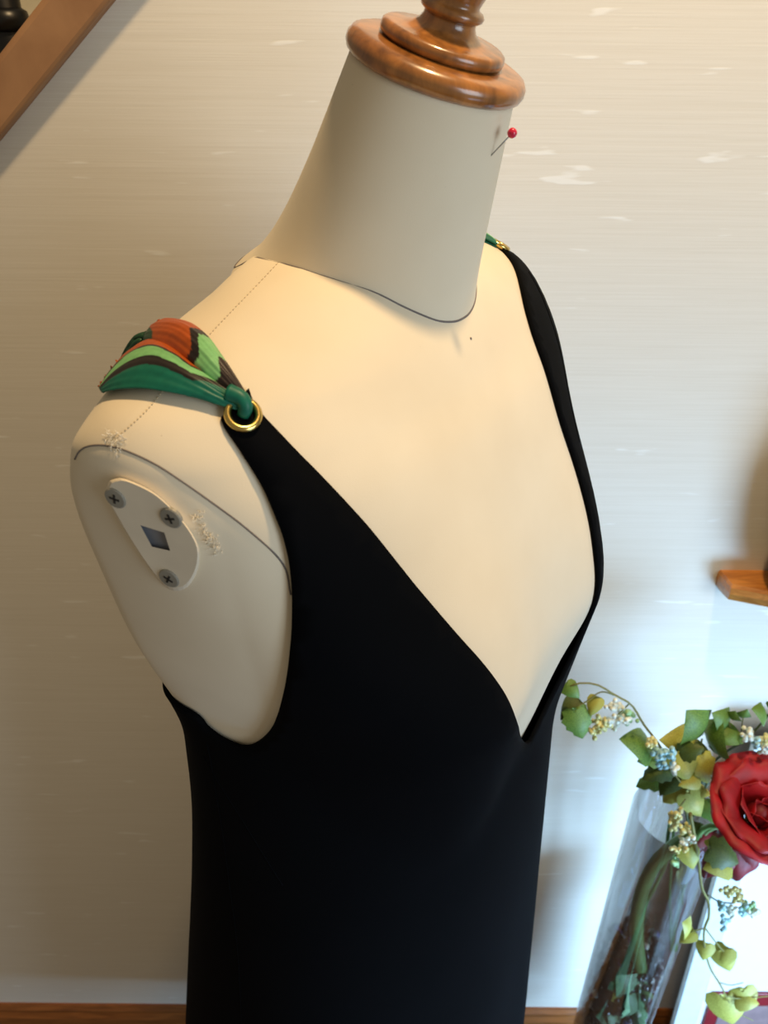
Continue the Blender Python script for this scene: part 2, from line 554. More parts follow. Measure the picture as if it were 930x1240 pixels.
# arm plate on the near armhole face
outl = [(134, 583), (129, 594), (131, 606), (140, 622), (152, 643), (165, 664), (180, 686), (196, 706), (210, 714), (224, 711), (234, 699), (240, 682), (240, 664), (233, 648), (222, 632), (205, 613), (186, 597), (165, 586), (147, 580)]
hole = [(170, 636), (199, 645), (206, 667), (184, 662)]
on = np.array([lift(u, v)[1] for u, v in outl]).mean(0)
on /= np.linalg.norm(on)
o3 = np.array([lift(u, v)[0] for u, v in outl])
cen = o3.mean(0)
def flat(u, v, h):
    """sight line meets the plate's plane, h metres above the cloth"""
    dr = ray(u, v)
    t = ((cen + on * h - CAM) @ on) / (dr @ on)
    return CAM + dr * t
def plate_mesh():
    co = resample(outl + [outl[0]], 61)[:-1]
    H0, H1 = -0.007, 0.0044
    rings = []
    cm = co.mean(0)
    for sc, h in ((1.02, H0), (1.02, 0.0022), (1.0, 0.0036), (0.97, H1)):
        rings.append([flat(*(cm + (p - cm) * sc), h) for p in co])
    V = [p for r in rings for p in r]
    n = len(co)
    F = grid_faces(4, n, True)
    base = len(V)
    hv = [flat(u, v, H1) for u, v in hole]
    hb = [flat(u, v, 0.0022) for u, v in hole]
    V += hv + hb
    for i in range(4):
        F.append((base + i, base + (i + 1) % 4, base + 4 + (i + 1) % 4, base + 4 + i))
    F.append(tuple(base + 4 + i for i in range(4)))
    # top face with the square opening
    e1, e2, e3 = frame(on)
    idx = [3 * n + i for i in range(n)] + [base + i for i in range(4)]
    pts = [Vector(((V[i] - cen) @ e1 * 100, (V[i] - cen) @ e2 * 100)) for i in idx]
    ed = [(i, (i + 1) % n) for i in range(n)] + [(n + i, n + (i + 1) % 4) for i in range(4)]
    tri = delaunay_2d_cdt(pts, ed, [], 0, 1e-6)
    hp = [np.array(pts[n + i]) for i in range(4)]
    def inp(p, poly):
        k = False
        for i in range(len(poly)):
            a, b = poly[i], poly[i - 1]
            if (a[1] > p[1]) != (b[1] > p[1]) and p[0] < (b[0] - a[0]) * (p[1] - a[1]) / (b[1] - a[1]) + a[0]:
                k = not k
        return k
    op = [np.array(pts[i]) for i in range(n)]
    for t in tri[2]:
        c = sum((np.array(tri[0][i]) for i in t), np.zeros(2)) / 3
        if inp(c, op) and not inp(c, hp):
            F.append(tuple(idx[tri[3][i][0]] for i in t))
    mi = [0] * len(F)
    k0 = 3 * n
    for i in range(k0, k0 + 5):
        mi[i] = 1
    return V, F, mi
V, F, mi = plate_mesh()
plate = obj('arm_plate', (V, F), [M['plate'], M['hole']], form, smooth=False, mat_idx=mi)
plate['label'] = 'painted oblong plate with square socket and three screws'
for u, v in ((140, 603), (207, 627), (205, 700)):
    c = flat(u, v, 0.0044)
    e1, e2, e3 = frame(on)
    a = random.uniform(0, 1.5)
    x, y = e1 * math.cos(a) + e2 * math.sin(a), -e1 * math.sin(a) + e2 * math.cos(a)
    hd = lathe([(0.0050, -0.001), (0.0050, 0.0004), (0.0045, 0.0008), (0.001, 0.0009), (0.0002, 0.0009)], c, on, 20)
    def bar(p, q):
        Q = np.array([c + on * 0.0008 + p * i * 0.0023 + q * j * 0.0005 for i, j in ((-1, -1), (1, -1), (1, 1), (-1, 1))])
        return prism(Q, on * 0.0003)
    b1, b2 = bar(x, y), bar(y, x)
    vv, ff = join([hd, b1, b2])
    obj('screw', (vv, ff), [M['screw'], M['dark']], plate, smooth=False, mat_idx=[0] * len(hd[1]) + [1] * (len(ff) - len(hd[1])))

# turned wooden cap and finial
axw = lw(NT + NAX) - lw(NT)
axw /= np.linalg.norm(axw)
c0 = lw(NT)
cap = obj('neck_cap', lathe([(r * .01, h * .01) for r, h in [(3.6, -0.05), (3.95, -0.02), (4.15, 0.12), (4.24, 0.35), (4.22, 0.62), (4.05, 0.86), (3.75, 0.97), (3.1, 1.0), (2.6, 1.02), (0.5, 1.02)]], c0, axw, 72), M['cap'], form)
obj('cap_tier', lathe([(r * .01, h * .01) for r, h in [(2.62, 1.0), (2.72, 1.03), (2.86, 1.12), (2.9, 1.3), (2.86, 1.5), (2.72, 1.6), (2.4, 1.62), (2.0, 1.66), (1.6, 1.78), (1.32, 1.98), (1.2, 2.2), (1.18, 2.4), (0.6, 2.5)]], c0, axw, 64), M['cap'], form)
obj('finial', lathe([(r * .01, h * .01) for r, h in [(1.0, 2.3), (1.22, 2.36), (1.42, 2.5), (1.46, 2.64), (1.36, 2.78), (1.18, 2.84), (1.12, 2.95), (1.2, 3.2), (1.34, 3.6), (1.46, 4.1), (1.42, 4.7), (1.15, 5.3), (0.7, 5.8), (0.2, 6.0)]], c0, axw, 56), M['cap'], form)
# stand under the dress
obj('stand_pole', lathe([(0.013, 0.02), (0.013, BUST - 0.33)], (0, 0, 0), (0, 0, 1), 24), M['pole'], form)
obj('stand_base', lathe([(0.15, 0.0), (0.15, 0.008), (0.13, 0.018), (0.03, 0.028), (0.014, 0.05)], (0, 0, 0), (0, 0, 1), 48), M['pole'], form)

# ------------------------------------------------------------------ dress
OY = -0.5
def hull(p):
    p = p[np.lexsort((p[:, 1], p[:, 0]))]
    def half(p):
        h = []
        for q in p:
            while len(h) > 1 and (h[-1][0] - h[-2][0]) * (q[1] - h[-2][1]) - (h[-1][1] - h[-2][1]) * (q[0] - h[-2][0]) <= 0:
                h.pop()
            h.append(q)
        return h
    return np.array(half(p)[:-1] + half(p[::-1])[:-1])
dz_, dp_ = np.arange(-105, 22.01, 0.5), np.radians(np.arange(-90, 270.01, 1.0))
def dress_table(zl, phis):
    ph = np.linspace(0, 2 * np.pi, 240, endpoint=False)
    u = np.stack([np.cos(phis), np.sin(phis)], 1)
    R = []
    for z in zl:
        pts = body(ph, np.full(len(ph), max(z, -34.0)))[:, :2] - (0, OY)
        W, F, B, n = [pchip(DTAB[:, 0], DTAB[:, i], z) for i in (1, 2, 3, 4)]
        c, t = np.cos(ph), np.sin(ph)
        p2 = np.stack([W * np.sign(c) * np.abs(c) ** (2 / n), -1.2 + np.where(t > 0, F + 1.2, -1.2 - B) * np.sign(t) * np.abs(t) ** (2 / n) - OY], 1)
        h = hull(np.concatenate([pts, p2]))
        e = np.roll(h, -1, 0) - h
        nn = np.stack([e[:, 1], -e[:, 0]], 1)
        ln = np.linalg.norm(nn, axis=1)
        nn = nn[ln > 1e-6] / ln[ln > 1e-6, None]
        dd = (nn * h[ln > 1e-6]).sum(1) + 0.36
        den = u @ nn.T
        R.append(np.where(den > 1e-6, dd / np.maximum(den, 1e-6), 1e9).min(1))
    return np.array(R)
DT = dress_table(dz_, dp_)
bust_r = dress_table([1.5], dp_)[0]
front = np.clip((np.sin(dp_) - 0.1) * 3, 0, 1)
for i_, z_ in enumerate(dz_):
    if -24 < z_ < 1.5:
        hang = (bust_r - 0.16 * (1.5 - z_)) * front
        DT[i_] = np.maximum(DT[i_], hang)
low = dz_ < 1.0
for _ in range(3):
    sm = DT.copy()
    sm[2:-2] = (DT[:-4] + DT[1:-3] + DT[2:-2] + DT[3:-1] + DT[4:]) / 5
    DT[low] = sm[low]
    DT[:, 2:-2] = (DT[:, :-4] + 2 * DT[:, 1:-3] + 3 * DT[:, 2:-2] + 2 * DT[:, 3:-1] + DT[:, 4:]) / 9
full_ph, full_z = np.meshgrid(dp_[::2], dz_[140:])
def dress_pt(ph, z, off=0.0):
    fi, fj = np.clip((z + 105) / 0.5, 0, len(dz_) - 1.001), np.clip((np.degrees(ph) + 90), 0, 359.999)
    i, j = np.floor(fi).astype(int), np.floor(fj).astype(int)
    a, b = fi - i, fj - j
    r = DT[i, j] * (1 - a) * (1 - b) + DT[i + 1, j] * a * (1 - b) + DT[i, j + 1] * (1 - a) * b + DT[i + 1, j + 1] * a * b
    fold = 0.25 * np.clip((-z - 12) / 40, 0, 1) * np.sin(ph * 7 + 0.6)
    r = r + fold + off
    return np.stack([r * np.cos(ph), OY + r * np.sin(ph), z], -1)
full_w = lw(dress_pt(full_ph, full_z)).reshape(-1, 3)
full_bvh = BVHTree.FromPolygons([Vector(v) for v in full_w], grid_faces(full_z.shape[0], full_z.shape[1]))
def wl(p):
    """world metres back to form-local centimetres"""
    s, c = math.sin(THETA), math.cos(THETA)
    return np.array((p[0] * c + p[1] * s, p[0] * s - p[1] * c, p[2] - BUST)) * 100
def on_dress(pts):
    out = []
    for u, v in pts:
        q = wl(lift(u, v, full_bvh)[0])
        out.append((bear(q[0], q[1]), q[2]))
    a = np.array(out)
    b = a.copy()
    b[1:-1] = (a[:-2] + 3 * a[1:-1] + a[2:]) / 5
    return [tuple(p) for p in b]
def bear(X, Y):
    a = math.degrees(math.atan2(Y - OY, X))
    return a if a >= -90 else a + 360
def phi_of(X, z):
    ph = np.radians(np.arange(0, 180.01, 0.25))
    x = dress_pt(ph, np.full(len(ph), float(z)))[:, 0]
    return math.degrees(ph[np.abs(x - X).argmin()])
far_arm = [(14.4, 0.3, 21.1), (15.6, 1.9, 20.2), (16.0, 3.3, 18.8), (16.0, 4.4, 16.6), (16.1, 5.0, 13.6), (16.0, 5.2, 10.6), (15.8, 4.8, 7.3), (15.3, 3.8, 4.0), (14.9, 2.4, 1.6), (14.9, 1.1, 0.1), (15.0, -0.4, -0.2), (15.3, -2.2, 0.8), (15.4, -3.6, 3.6), (14.6, -5.6, 8.0), (13.6, -7.2, 13.0)]
near_arm = on_dress([(268, 505), (294, 542), (318, 580), (335, 622), (349, 660), (355, 701), (355, 763), (348, 828), (336, 873), (321, 897), (300, 911), (273, 900), (246, 882), (229, 864)]) + [(204, 1.3), (213, 2.4), (222, 7.0), (228, 12.0)]
far_nl = [(0, -6.4), (1.9, -5.6), (3.6, -4.0), (5.0, -2.0), (5.8, 0.2), (6.2, 2.5), (6.5, 5.0), (6.9, 8.0), (7.1, 11.0), (6.9, 14.0), (7.2, 17.0), (8.0, 19.0), (9.4, 20.2), (11.0, 20.8), (12.4, 21.2)]
near_nl = on_dress([(305, 481), (334, 516), (369, 554), (413, 599), (444, 633), (479, 678), (499, 704), (527, 736), (560, 775), (581, 797), (601, 822), (615, 846)])
last = near_nl[-1]
near_nl += [(last[0] - (last[0] - 90) * t, last[1] - (last[1] + 6.4) * w) for t, w in ((0.14, 0.25), (0.34, 0.5), (0.62, 0.76), (0.86, 0.94), (1.0, 1.0))]
SC = 14.0
def pz(l):
    return [(math.radians(a) * SC, z) for a, z in l]
segs = [
    pz([(-90, 6), (-78, 9), (-68, 14), (-61, 19.0)]),
    pz([(-61, 19.0), (-52, 19.4), (-46, 19.0)]),
    pz([(-46, 19.0)] + [(bear(x, y), z) for x, y, z in far_arm[::-1]]),
    pz([(bear(*far_arm[0][:2]), far_arm[0][2]), (phi_of(13.5, 21.4), 21.4), (phi_of(12.4, 21.2), 21.2)]),
    pz([(phi_of(x, z), z) for x, z in far_nl[::-1]]),
    pz(near_nl[::-1]),
    pz([near_nl[0], (near_nl[0][0] * 0.5 + near_arm[0][0] * 0.5, max(near_nl[0][1], near_arm[0][1]) + 0.25), near_arm[0]]),
    pz(near_arm + [(232, 18.6)]),
    pz([(232, 18.6), (237, 19.2), (243, 19.0)]),
    pz([(243, 19.0), (249, 14), (258, 9), (270, 6)]),
]
bd = []
for s in segs:
    s = np.array(s)
    L = np.linalg.norm(np.diff(s, axis=0), axis=1).sum()
    bd += list(resample(s, max(4, int(L / 0.35))))[:-1]
top_n = len(bd)
bd += [np.array((math.radians(270) * SC, z)) for z in np.linspace(6, -105, 60)]
bd += [np.array((a * SC, -105.0)) for a in np.radians(np.linspace(268, -88, 150))]
bd += [np.array((math.radians(-90) * SC, z)) for z in np.linspace(-105, 6, 60)[:-1]]
bd = np.array(bd)
def in_poly(P, poly):
    k = np.zeros(len(P), bool)
    for i in range(len(poly)):
        a, b = poly[i], poly[i - 1]
        if a[1] == b[1]:
            continue
        m_ = ((a[1] > P[:, 1]) != (b[1] > P[:, 1])) & (P[:, 0] < (b[0] - a[0]) * (P[:, 1] - a[1]) / (b[1] - a[1]) + a[0])
        k ^= m_
    return k
gx, gz = np.meshgrid(np.arange(-21.7, 65.8, 0.62), np.concatenate([np.arange(-104, -16, 1.8), np.arange(-16, 21.6, 0.62)]))
G = np.stack([gx.ravel() + 0.15 * np.sin(gz.ravel() * 9), gz.ravel()], 1)
G = G[in_poly(G, bd)]
dmin = np.full(len(G), 1e9)
for p in bd:
    dmin = np.minimum(dmin, np.hypot(G[:, 0] - p[0], G[:, 1] - p[1]))
G = G[dmin > 0.34]
allp = np.concatenate([bd, G])
nb = len(bd)
res = delaunay_2d_cdt([Vector(p) for p in allp], [(i, (i + 1) % nb) for i in range(nb)], [], 0, 1e-5)
dv = np.array([tuple(p) for p in res[0]])
tris = np.array([t for t in res[2]])
cc = dv[tris].mean(1)
tris = tris[in_poly(cc, bd)]
used = np.unique(tris)
remap = -np.ones(len(dv), int)
remap[used] = np.arange(len(used))
dv, tris = dv[used], remap[tris]
dress_w = lw(dress_pt(dv[:, 0] / SC, dv[:, 1]))
dress = thing('dress', (0, 0, BUST - 1.05), 'sleeveless black V-neck dress with brass eyelet straps, worn by the dress form', 'dress')
dm = obj('dress_body', (dress_w, [tuple(t) for t in tris]), M['dress'], dress)
bm = bmesh.new()
bm.from_mesh(dm.data)
bmesh.ops.remove_doubles(bm, verts=bm.verts[:], dist=1e-5)
bmesh.ops.recalc_face_normals(bm, faces=bm.faces[:])
bm.to_mesh(dm.data)
bm.free()
solidify(dm, 0.0026, -1.0)
def dpath(l, n, off):
    r = resample(np.array([(math.radians(a), z) for a, z in l]), n)
    return lw(dress_pt(r[:, 0], r[:, 1], off))
obj('side_seam', tube(dpath([(184, -0.6), (182, -12), (180, -30), (180, -104)], 60, -0.03), 0.0006, 6), M['dress'], dress)
obj('bust_dart', tube(dpath([(186, -2.0), (176, -6.0), (167, -10.5)], 24, -0.03), 0.0006, 6), M['dress'], dress)
def princess(far):
    return dpath([(phi_of(13.2, 20.0), 20.0), (phi_of(12.0, 17.0), 17.0), (phi_of(10.4, 14.0), 14.0), (phi_of(9.2, 11), 11)], 24, -0.02)
obj('strap_seam', tube(princess(True), 0.0006, 6), M['dress'], dress)

def eyelet(c, n, R=0.0064, r=0.0017):
    e1, e2, e3 = frame(n)
    a = np.linspace(0, 2 * math.pi, 28, endpoint=False)
    return tube([c + R * (math.cos(t) * e1 + math.sin(t) * e2) for t in a], r, 10, True)
dbvh = BVHTree.FromPolygons([Vector(v) for v in dress_w], [tuple(t) for t in tris])
c1, n1 = lift(294, 503, dbvh, 0.0008)
obj('eyelet', eyelet(c1, n1), M['brass'], dress)
far_c = lw(np.array((13.3, 1.0, 21.3)))
near_fc = dbvh.find_nearest(Vector(far_c))
n2 = np.array(bvh.find_nearest(Vector(far_c))[1])
if n2[2] < 0:
    n2 = -n2
obj('eyelet', eyelet(np.array(near_fc[0]) + n2 * 0.001, n2), M['brass'], dress)

# ------------------------------------------------------------------ silk scarves tying the straps over the shoulders
C_ = dict(org=srgb(166, 74, 12), blk=srgb(34, 26, 22), lgr=srgb(120, 180, 116), teal=srgb(12, 98, 78), dgr=srgb(34, 72, 48), brn=srgb(44, 33, 29))
def stripes(t, stops):
    c = stops[0][1]
    for p, k in stops:
        if t >= p:
            c = k
    return C_[c]
def patch(edge_a, edge_b, nu, nv, puff, base, colour, crease):
    """a gathered fold of cloth lying on the shoulder between two edges"""
    A_, B_ = resample(edge_a, nu), resample(edge_b, nu)
    V, Cc = [], []
    for i in range(nu):
        for j in range(nv):
            s, t = i / (nu - 1), j / (nv - 1)
            u, v = A_[i] * (1 - t) + B_[i] * t
            h = base + puff * math.sin(math.pi * min(1, max(0, s * 0.92 + 0.06))) ** 0.8 * (math.sin(math.pi * (0.08 + 0.84 * t)) ** 0.7)
            h += crease * math.sin(t * 19 + s * 5) * math.sin(math.pi * s) + 0.5 * crease * math.sin(t * 41 - s * 9)
            p, n = lift(u, v)
            V.append(p + n * h)
            Cc.append(colour(s, t))
    return np.array(V), grid_faces(nu, nv), Cc
def col_r(s, t):
    w = s + 0.035 * math.sin(6 * t) + 0.02 * (t - 0.5)
    return stripes(w, [(-9, 'dgr'), (0.10, 'org'), (0.42, 'blk'), (0.49, 'lgr'), (0.68, 'brn')])
def col_l(s, t):
    w = t + 0.06 * math.sin(s * 4 + 0.5)
    if s > 0.62:
        w += (s - 0.62) * 2.2
    return stripes(w, [(-9, 'org'), (0.26, 'blk'), (0.33, 'lgr'), (0.52, 'blk'), (0.70, 'teal')])
RA = [(185, 404), (196, 396), (212, 395), (237, 403), (256, 420), (270, 440), (285, 462), (299, 484), (303, 493)]
RB = [(172, 420), (182, 424), (195, 428), (213, 434), (235, 452), (255, 468), (278, 484), (294, 494), (301, 498)]
LA = [(128, 474), (143, 453), (165, 432), (190, 421), (213, 430), (240, 452), (270, 473), (297, 488), (303, 494)]
LB = [(129, 481), (150, 479), (180, 480), (210, 485), (238, 490), (262, 496), (282, 500), (296, 500), (302, 499)]
sR = patch(RA, RB, 90, 44, 0.0075, 0.0025, col_r, 0.00018)
sL = patch(LA, LB, 110, 60, 0.0068, 0.0022, col_l, 0.0002)
def drape_back(rows, n, colours):
    """the cloth going on over the shoulder to the back strap"""
    rows = np.array([wl(p) for p in rows])
    V, Cc = [], []
    tgt = np.array((-12.6, -7.6, 18.6))
    for k in range(n):
        f = k / (n - 1)
        for j, p in enumerate(rows):
            g = f ** 1.1
            q = p * (1 - g) + (tgt + (p - rows.mean(0)) * 0.25) * g
            q = q + np.array((0, 0, 1)) * 1.2 * math.sin(math.pi * f)
            w = lw(q)
            hit = bvh.find_nearest(Vector(w))
            nn = Vector(w) - hit[0]
            off = 0.003 + 0.004 * math.sin(math.pi * (j + 0.5) / len(rows))
            nb_ = np.array(hit[1])
            if nb_ @ np.array(hit[0] - Vector(lw(np.array((0, -1, 12))))) < 0:
                nb_ = -nb_
            V.append(p_w[j] * (1 - min(1, f * 3)) + (np.array(hit[0]) + nb_ * off) * min(1, f * 3))
            Cc.append(colours[j])
    return np.array(V), grid_faces(n, len(rows)), Cc
scarf = thing('silk_scarf', lw(np.array((-14.5, 0, 20))), 'striped silk scarf in green, orange and black knotted over the near shoulder strap', 'scarf', 'scarves tying the dress straps')
scarf_parts = []
for nm, (V, F, Cc), nu, nv in (('scarf_band', sR, 90, 44), ('scarf_fold', sL, 110, 60)):
    o = obj(nm, (V, F), M['scarf'], scarf, colors=Cc)
    solidify(o, 0.0012, -1.0)
    scarf_parts.append(o)
p_w = sR[0][:44]
V, F, Cc = drape_back(p_w, 16, [C_['dgr']] * 44)
solidify(obj('scarf_tail', (V, F), M['scarf'], scarf, colors=Cc), 0.0012, -1.0)
# loop through the near eyelet
kn = resample(np.array([lift(276, 484, None, 0.005)[0], lift(290, 491, None, 0.006)[0], lift(297, 497, dbvh, 0.003)[0], c1 - n1 * 0.001]), 14)
V, F = tube(kn, np.linspace(0.0040, 0.0026, 14), 12)
obj('scarf_loop', (V, F), M['scarf'], scarf, colors=[C_['teal']] * len(V))
# far shoulder: the same kind of tie, seen end on past the neck
scarf2 = thing('silk_scarf', lw(np.array((13, 0, 20.5))), 'green and black silk scarf on the far shoulder, mostly hidden behind the neck', 'scarf', 'scarves tying the dress straps')
far_e = np.array(near_fc[0])
fpath = []
for f in np.linspace(0, 1, 14):
    q = np.array((13.3, 1.0, 21.3)) * (1 - f) + np.array((12.4, -7.0, 19.5)) * f
    q[2] += 1.2 * math.sin(math.pi * f)
    h = bvh.find_nearest(Vector(lw(q)))
    fpath.append(np.array(h[0]) + np.array((0, 0, 1)) * 0.003)
fpath = resample(np.array([far_e + n2 * 0.003] + fpath[1:]), 40)
def ribbon(path, w0, w1, lift_, colour, shift):
    T = np.gradient(path, axis=0)
    T /= np.linalg.norm(T, axis=1)[:, None]
    V, Cc = [], []
    for i, p in enumerate(path):
        f = i / (len(path) - 1)
        w = w0 + (w1 - w0) * math.sin(math.pi * min(1, 0.04 + f * 0.96)) ** 0.8
        sd = np.cross(T[i], (0, 0, 1.0))
        sd /= np.linalg.norm(sd)
        up = np.cross(sd, T[i])
        for j in range(20):
            t = j / 19 - 0.5
            q = p + sd * (t * w + shift)
            h = bvh.find_nearest(Vector(q))
            V.append(np.array(h[0]) + up * (lift_ + 0.0035 * math.cos(math.pi * t) * math.sin(math.pi * (0.1 + 0.8 * f))))
            Cc.append(colour(f, t + 0.5))
    return np.array(V), grid_faces(len(path), 20), Cc
V, F, Cc = ribbon(fpath, 0.010, 0.030, 0.001, lambda s, t: stripes(t, [(-9, 'teal'), (0.3, 'blk'), (0.45, 'lgr'), (0.7, 'blk'), (0.8, 'org')]), 0.0)
solidify(obj('scarf_band', (V, F), M['scarf'], scarf2, colors=Cc), 0.0012, -1.0)
V, F, Cc = ribbon(fpath[:16], 0.008, 0.014, 0.003, lambda s, t: stripes(t, [(-9, 'teal'), (0.35, 'lgr'), (0.8, 'teal')]), -0.004)
solidify(obj('scarf_fold', (V, F), M['scarf'], scarf2, colors=Cc), 0.0012, -1.0)

# ------------------------------------------------------------------ pin in the neck
pb, pn = lift(595, 188, nbvh, 0.0)
ph_ = pb + pn * 0.006 + axw * 0.0115
pin = thing('dressmaking_pin', pb, 'red ball-headed pin stuck into the front of the neck below wooden cap', 'pin')
obj('pin_shaft', tube([pb - (ph_ - pb) * 0.15, ph_], 0.00028, 6), M['steel'], pin)
obj('pin_head', ball(ph_, 0.0022, 14), M['pearl'], pin)

# ------------------------------------------------------------------ wooden wall shelf and the dark pot on it
sh0 = at(870, 690, WALL_Y)
ZS = sh0[2]
X0 = sh0[0]
shelf = thing('wall_shelf', (X0 + 0.1, WALL_Y, ZS - 0.028), 'small varnished wooden wall shelf with a chamfered end beside the flowers', 'shelf')
top = [(X0, WALL_Y), (X0 + 0.004, WALL_Y - 0.030), (X0 + 0.10, WALL_Y - 0.062), (X0 + 0.24, WALL_Y - 0.080), (X0 + 0.40, WALL_Y - 0.080), (X0 + 0.40, WALL_Y)]
def slab(poly, layers):
    """stack of scaled outlines: (height, inset) pairs"""
    V = []
    n = len(poly)
    for z, ins in layers:
        for k, (x, y) in enumerate(poly):
            yy = y + ins if y < WALL_Y - 1e-6 else y
            V.append((x + (ins * 0.5 if k < 2 else 0), yy, z))
    F = grid_faces(len(layers), n, True) + [tuple(range(n))[::-1], tuple((len(layers) - 1) * n + i for i in range(n))]
    return np.array(V), F
obj('shelf_board', slab(top, [(ZS - 0.028, 0.014), (ZS - 0.020, 0.003), (ZS - 0.010, 0.0), (ZS - 0.003, 0.001), (ZS, 0.004)]), M['shelf'], shelf, smooth=False)
brk = [(X0 + 0.16, WALL_Y, ZS - 0.028), (X0 + 0.16, WALL_Y - 0.055, ZS - 0.028), (X0 + 0.16, WALL_Y - 0.02, ZS - 0.07), (X0 + 0.16, WALL_Y, ZS - 0.11)]
obj('bracket', prism(np.array(brk), (0.02, 0, 0)), M['shelf'], shelf, smooth=False)
pot_c = np.array((at(934, 688, WALL_Y - 0.03)[0] + 0.042, WALL_Y - 0.048, ZS))
pot = tag(obj('jar', lathe([(0.030, 0.0), (0.040, 0.004), (0.044, 0.03), (0.050, 0.07), (0.052, 0.11), (0.046, 0.15), (0.030, 0.185), (0.020, 0.20), (0.020, 0.235), (0.027, 0.25), (0.022, 0.25), (0.015, 0.235)], pot_c, (0, 0, 1), 40), M['black']), 'tall black jar on the wall shelf, almost wholly past the right edge', 'jar')

# ------------------------------------------------------------------ iron baluster in the stairwell opening
bp = at(10, 40, WALL_Y + 0.18)
zt = at(6, 0, WALL_Y + 0.18)[2]
bal = thing('baluster', (bp[0], WALL_Y + 0.18, 0.0), 'black iron baluster with a ring collar behind the sloping wooden rail', 'baluster')
obj('baluster_post', lathe([(0.0165, 0.0), (0.0165, CEIL - 0.02)], (bp[0], WALL_Y + 0.18, 0), (0, 0, 1), 20), M['black'], bal)
cz = at(8, 24, WALL_Y + 0.18)[2]
obj('collar', lathe([(0.0165, -0.010), (0.021, -0.007), (0.0225, 0.0), (0.021, 0.007), (0.0165, 0.010)], (bp[0], WALL_Y + 0.18, cz), (0, 0, 1), 24), M['black'], bal)

# ------------------------------------------------------------------ framed picture leaning on the wall
M['frame_white'] = plain('pale_frame', srgb(206, 218, 220), 0.3, var=0.03)
M['mat_white'] = plain('white_mat', srgb(214, 217, 226), 0.5, var=0.01)
M['frame_dark'] = plain('frame_gap', srgb(92, 92, 88), 0.6)
M['red_lacquer'] = plain('dark_red_lacquer', srgb(122, 18, 30), 0.3)
M['mauve'] = plain('grey_print', srgb(128, 104, 104), 0.6)
lean = math.radians(5.0)
up = np.array((0, math.sin(lean), math.cos(lean)))
fn = np.array((0, -math.cos(lean), math.sin(lean)))
fb = np.array((0, WALL_Y - 0.028 - 0.80 * math.sin(lean) - 0.004, 0.0))
def on_frame(u, v, h=0.0):
    dr = ray(u, v)
    t = ((fb + fn * h - CAM) @ fn) / (dr @ fn)
    return CAM + dr * t
def fc(x, z, h):
    """frame-plane coordinates: x across, z up the board, h in front"""
    return np.array((x, 0, 0)) + fb + up * z + fn * h
xl0 = on_frame(841, 1150, 0.012)[0]
xs_ = on_frame(871, 1150, 0.012)[0]
def fbox(x0, x1, z0, z1, h0, h1):
    P_ = np.array([fc(x0, z0, h0), fc(x1, z0, h0), fc(x1, z1, h0), fc(x0, z1, h0)])
    return prism(P_, fn * (h1 - h0))
xr0 = xl0 + 0.44
TOPZ = 0.80
fr = thing('picture_frame', fc((xl0 + xr0) / 2, 0, 0), 'white framed picture with dark red panel leaning on wall behind the rose', 'picture frame')
bevel(obj('back_board', fbox(xl0 + 0.002, xr0 - 0.002, 0.002, TOPZ - 0.002, 0.0, 0.006), M['frame_dark'], fr, smooth=False), 0.001)
sw = xs_ - xl0
for nm, q in (('frame_side', (xl0, xl0 + sw - 0.002, 0.0, TOPZ)), ('frame_side', (xr0 - sw + 0.002, xr0, 0.0, TOPZ)), ('frame_rail', (xl0 + sw, xr0 - sw, 0.0, sw)), ('frame_rail', (xl0 + sw, xr0 - sw, TOPZ - sw, TOPZ))):
    bevel(obj(nm, fbox(*q, 0.004, 0.014), M['frame_white'], fr, smooth=False), 0.0015)
obj('mat_board', fbox(xl0 + sw + 0.001, xr0 - sw - 0.001, sw, TOPZ - sw, 0.005, 0.009), M['mat_white'], fr, smooth=False)
zr = (on_frame(870, 1201, 0.010) - fb) @ up
x1 = on_frame(862, 1203, 0.010)[0]
bevel(obj('red_panel', fbox(x1, xr0 - sw - 0.012, zr - 0.28, zr, 0.009, 0.013), M['red_lacquer'], fr, smooth=False), 0.001)
obj('print', fbox(x1 + 0.018, xr0 - sw - 0.03, zr - 0.26, zr - 0.028, 0.0125, 0.0138), M['mauve'], fr, smooth=False)

# ------------------------------------------------------------------ glass vase
VY = 0.150
vb = at(768, 1150, VY)
VX = vb[0]
VR = 0.049
VH = at(822, 985, VY)[2]
M['glass'] = glass_material('clear_glass', (0.975, 0.985, 0.988, 1), 0.7)
vase = tag(obj('glass_vase', lathe([(0.001, 0.0), (VR - 0.002, 0.0), (VR, 0.004), (VR, VH - 0.002), (VR - 0.001, VH), (VR - 0.003, VH), (VR - 0.004, VH - 0.002), (VR - 0.004, 0.016), (0.001, 0.016)], (VX, VY, 0), (0, 0, 1), 64, False), M['glass']), 'tall clear glass cylinder vase holding stems, dark beads and leaves', 'vase')
random.seed(11)
M['bead'] = tint_material('glass_beads', 0.12, 0.8)
bead_top = at(765, 1140, VY)[2]
beads, bcol = [], []
nb_beads = 0
for _ in range(1100):
    a, r = random.uniform(0, 2 * math.pi), (VR - 0.0105) * math.sqrt(random.random())
    x, y = math.cos(a) * r, math.sin(a) * r
    ztop_ = bead_top - 0.02 + 0.028 * (y / VR) + 0.012 * (x / VR)
    z = 0.024 + (ztop_ - 0.024) * random.random() ** 0.35
    v_, f_ = lathe([(0.0052 * math.sin(t), -0.0052 * math.cos(t)) for t in (0.35, 1.1, 2.04, 2.79)], (VX + x, VY + y, z), (0, 0, 1), 6)
    beads.append((v_, f_))
    k = random.random()
    c = srgb(30, 27, 26) if k < 0.72 else (srgb(84, 78, 72) if k < 0.9 else (srgb(206, 202, 190) if k < 0.96 else srgb(110, 100, 160)))
    bcol += [c] * len(v_)
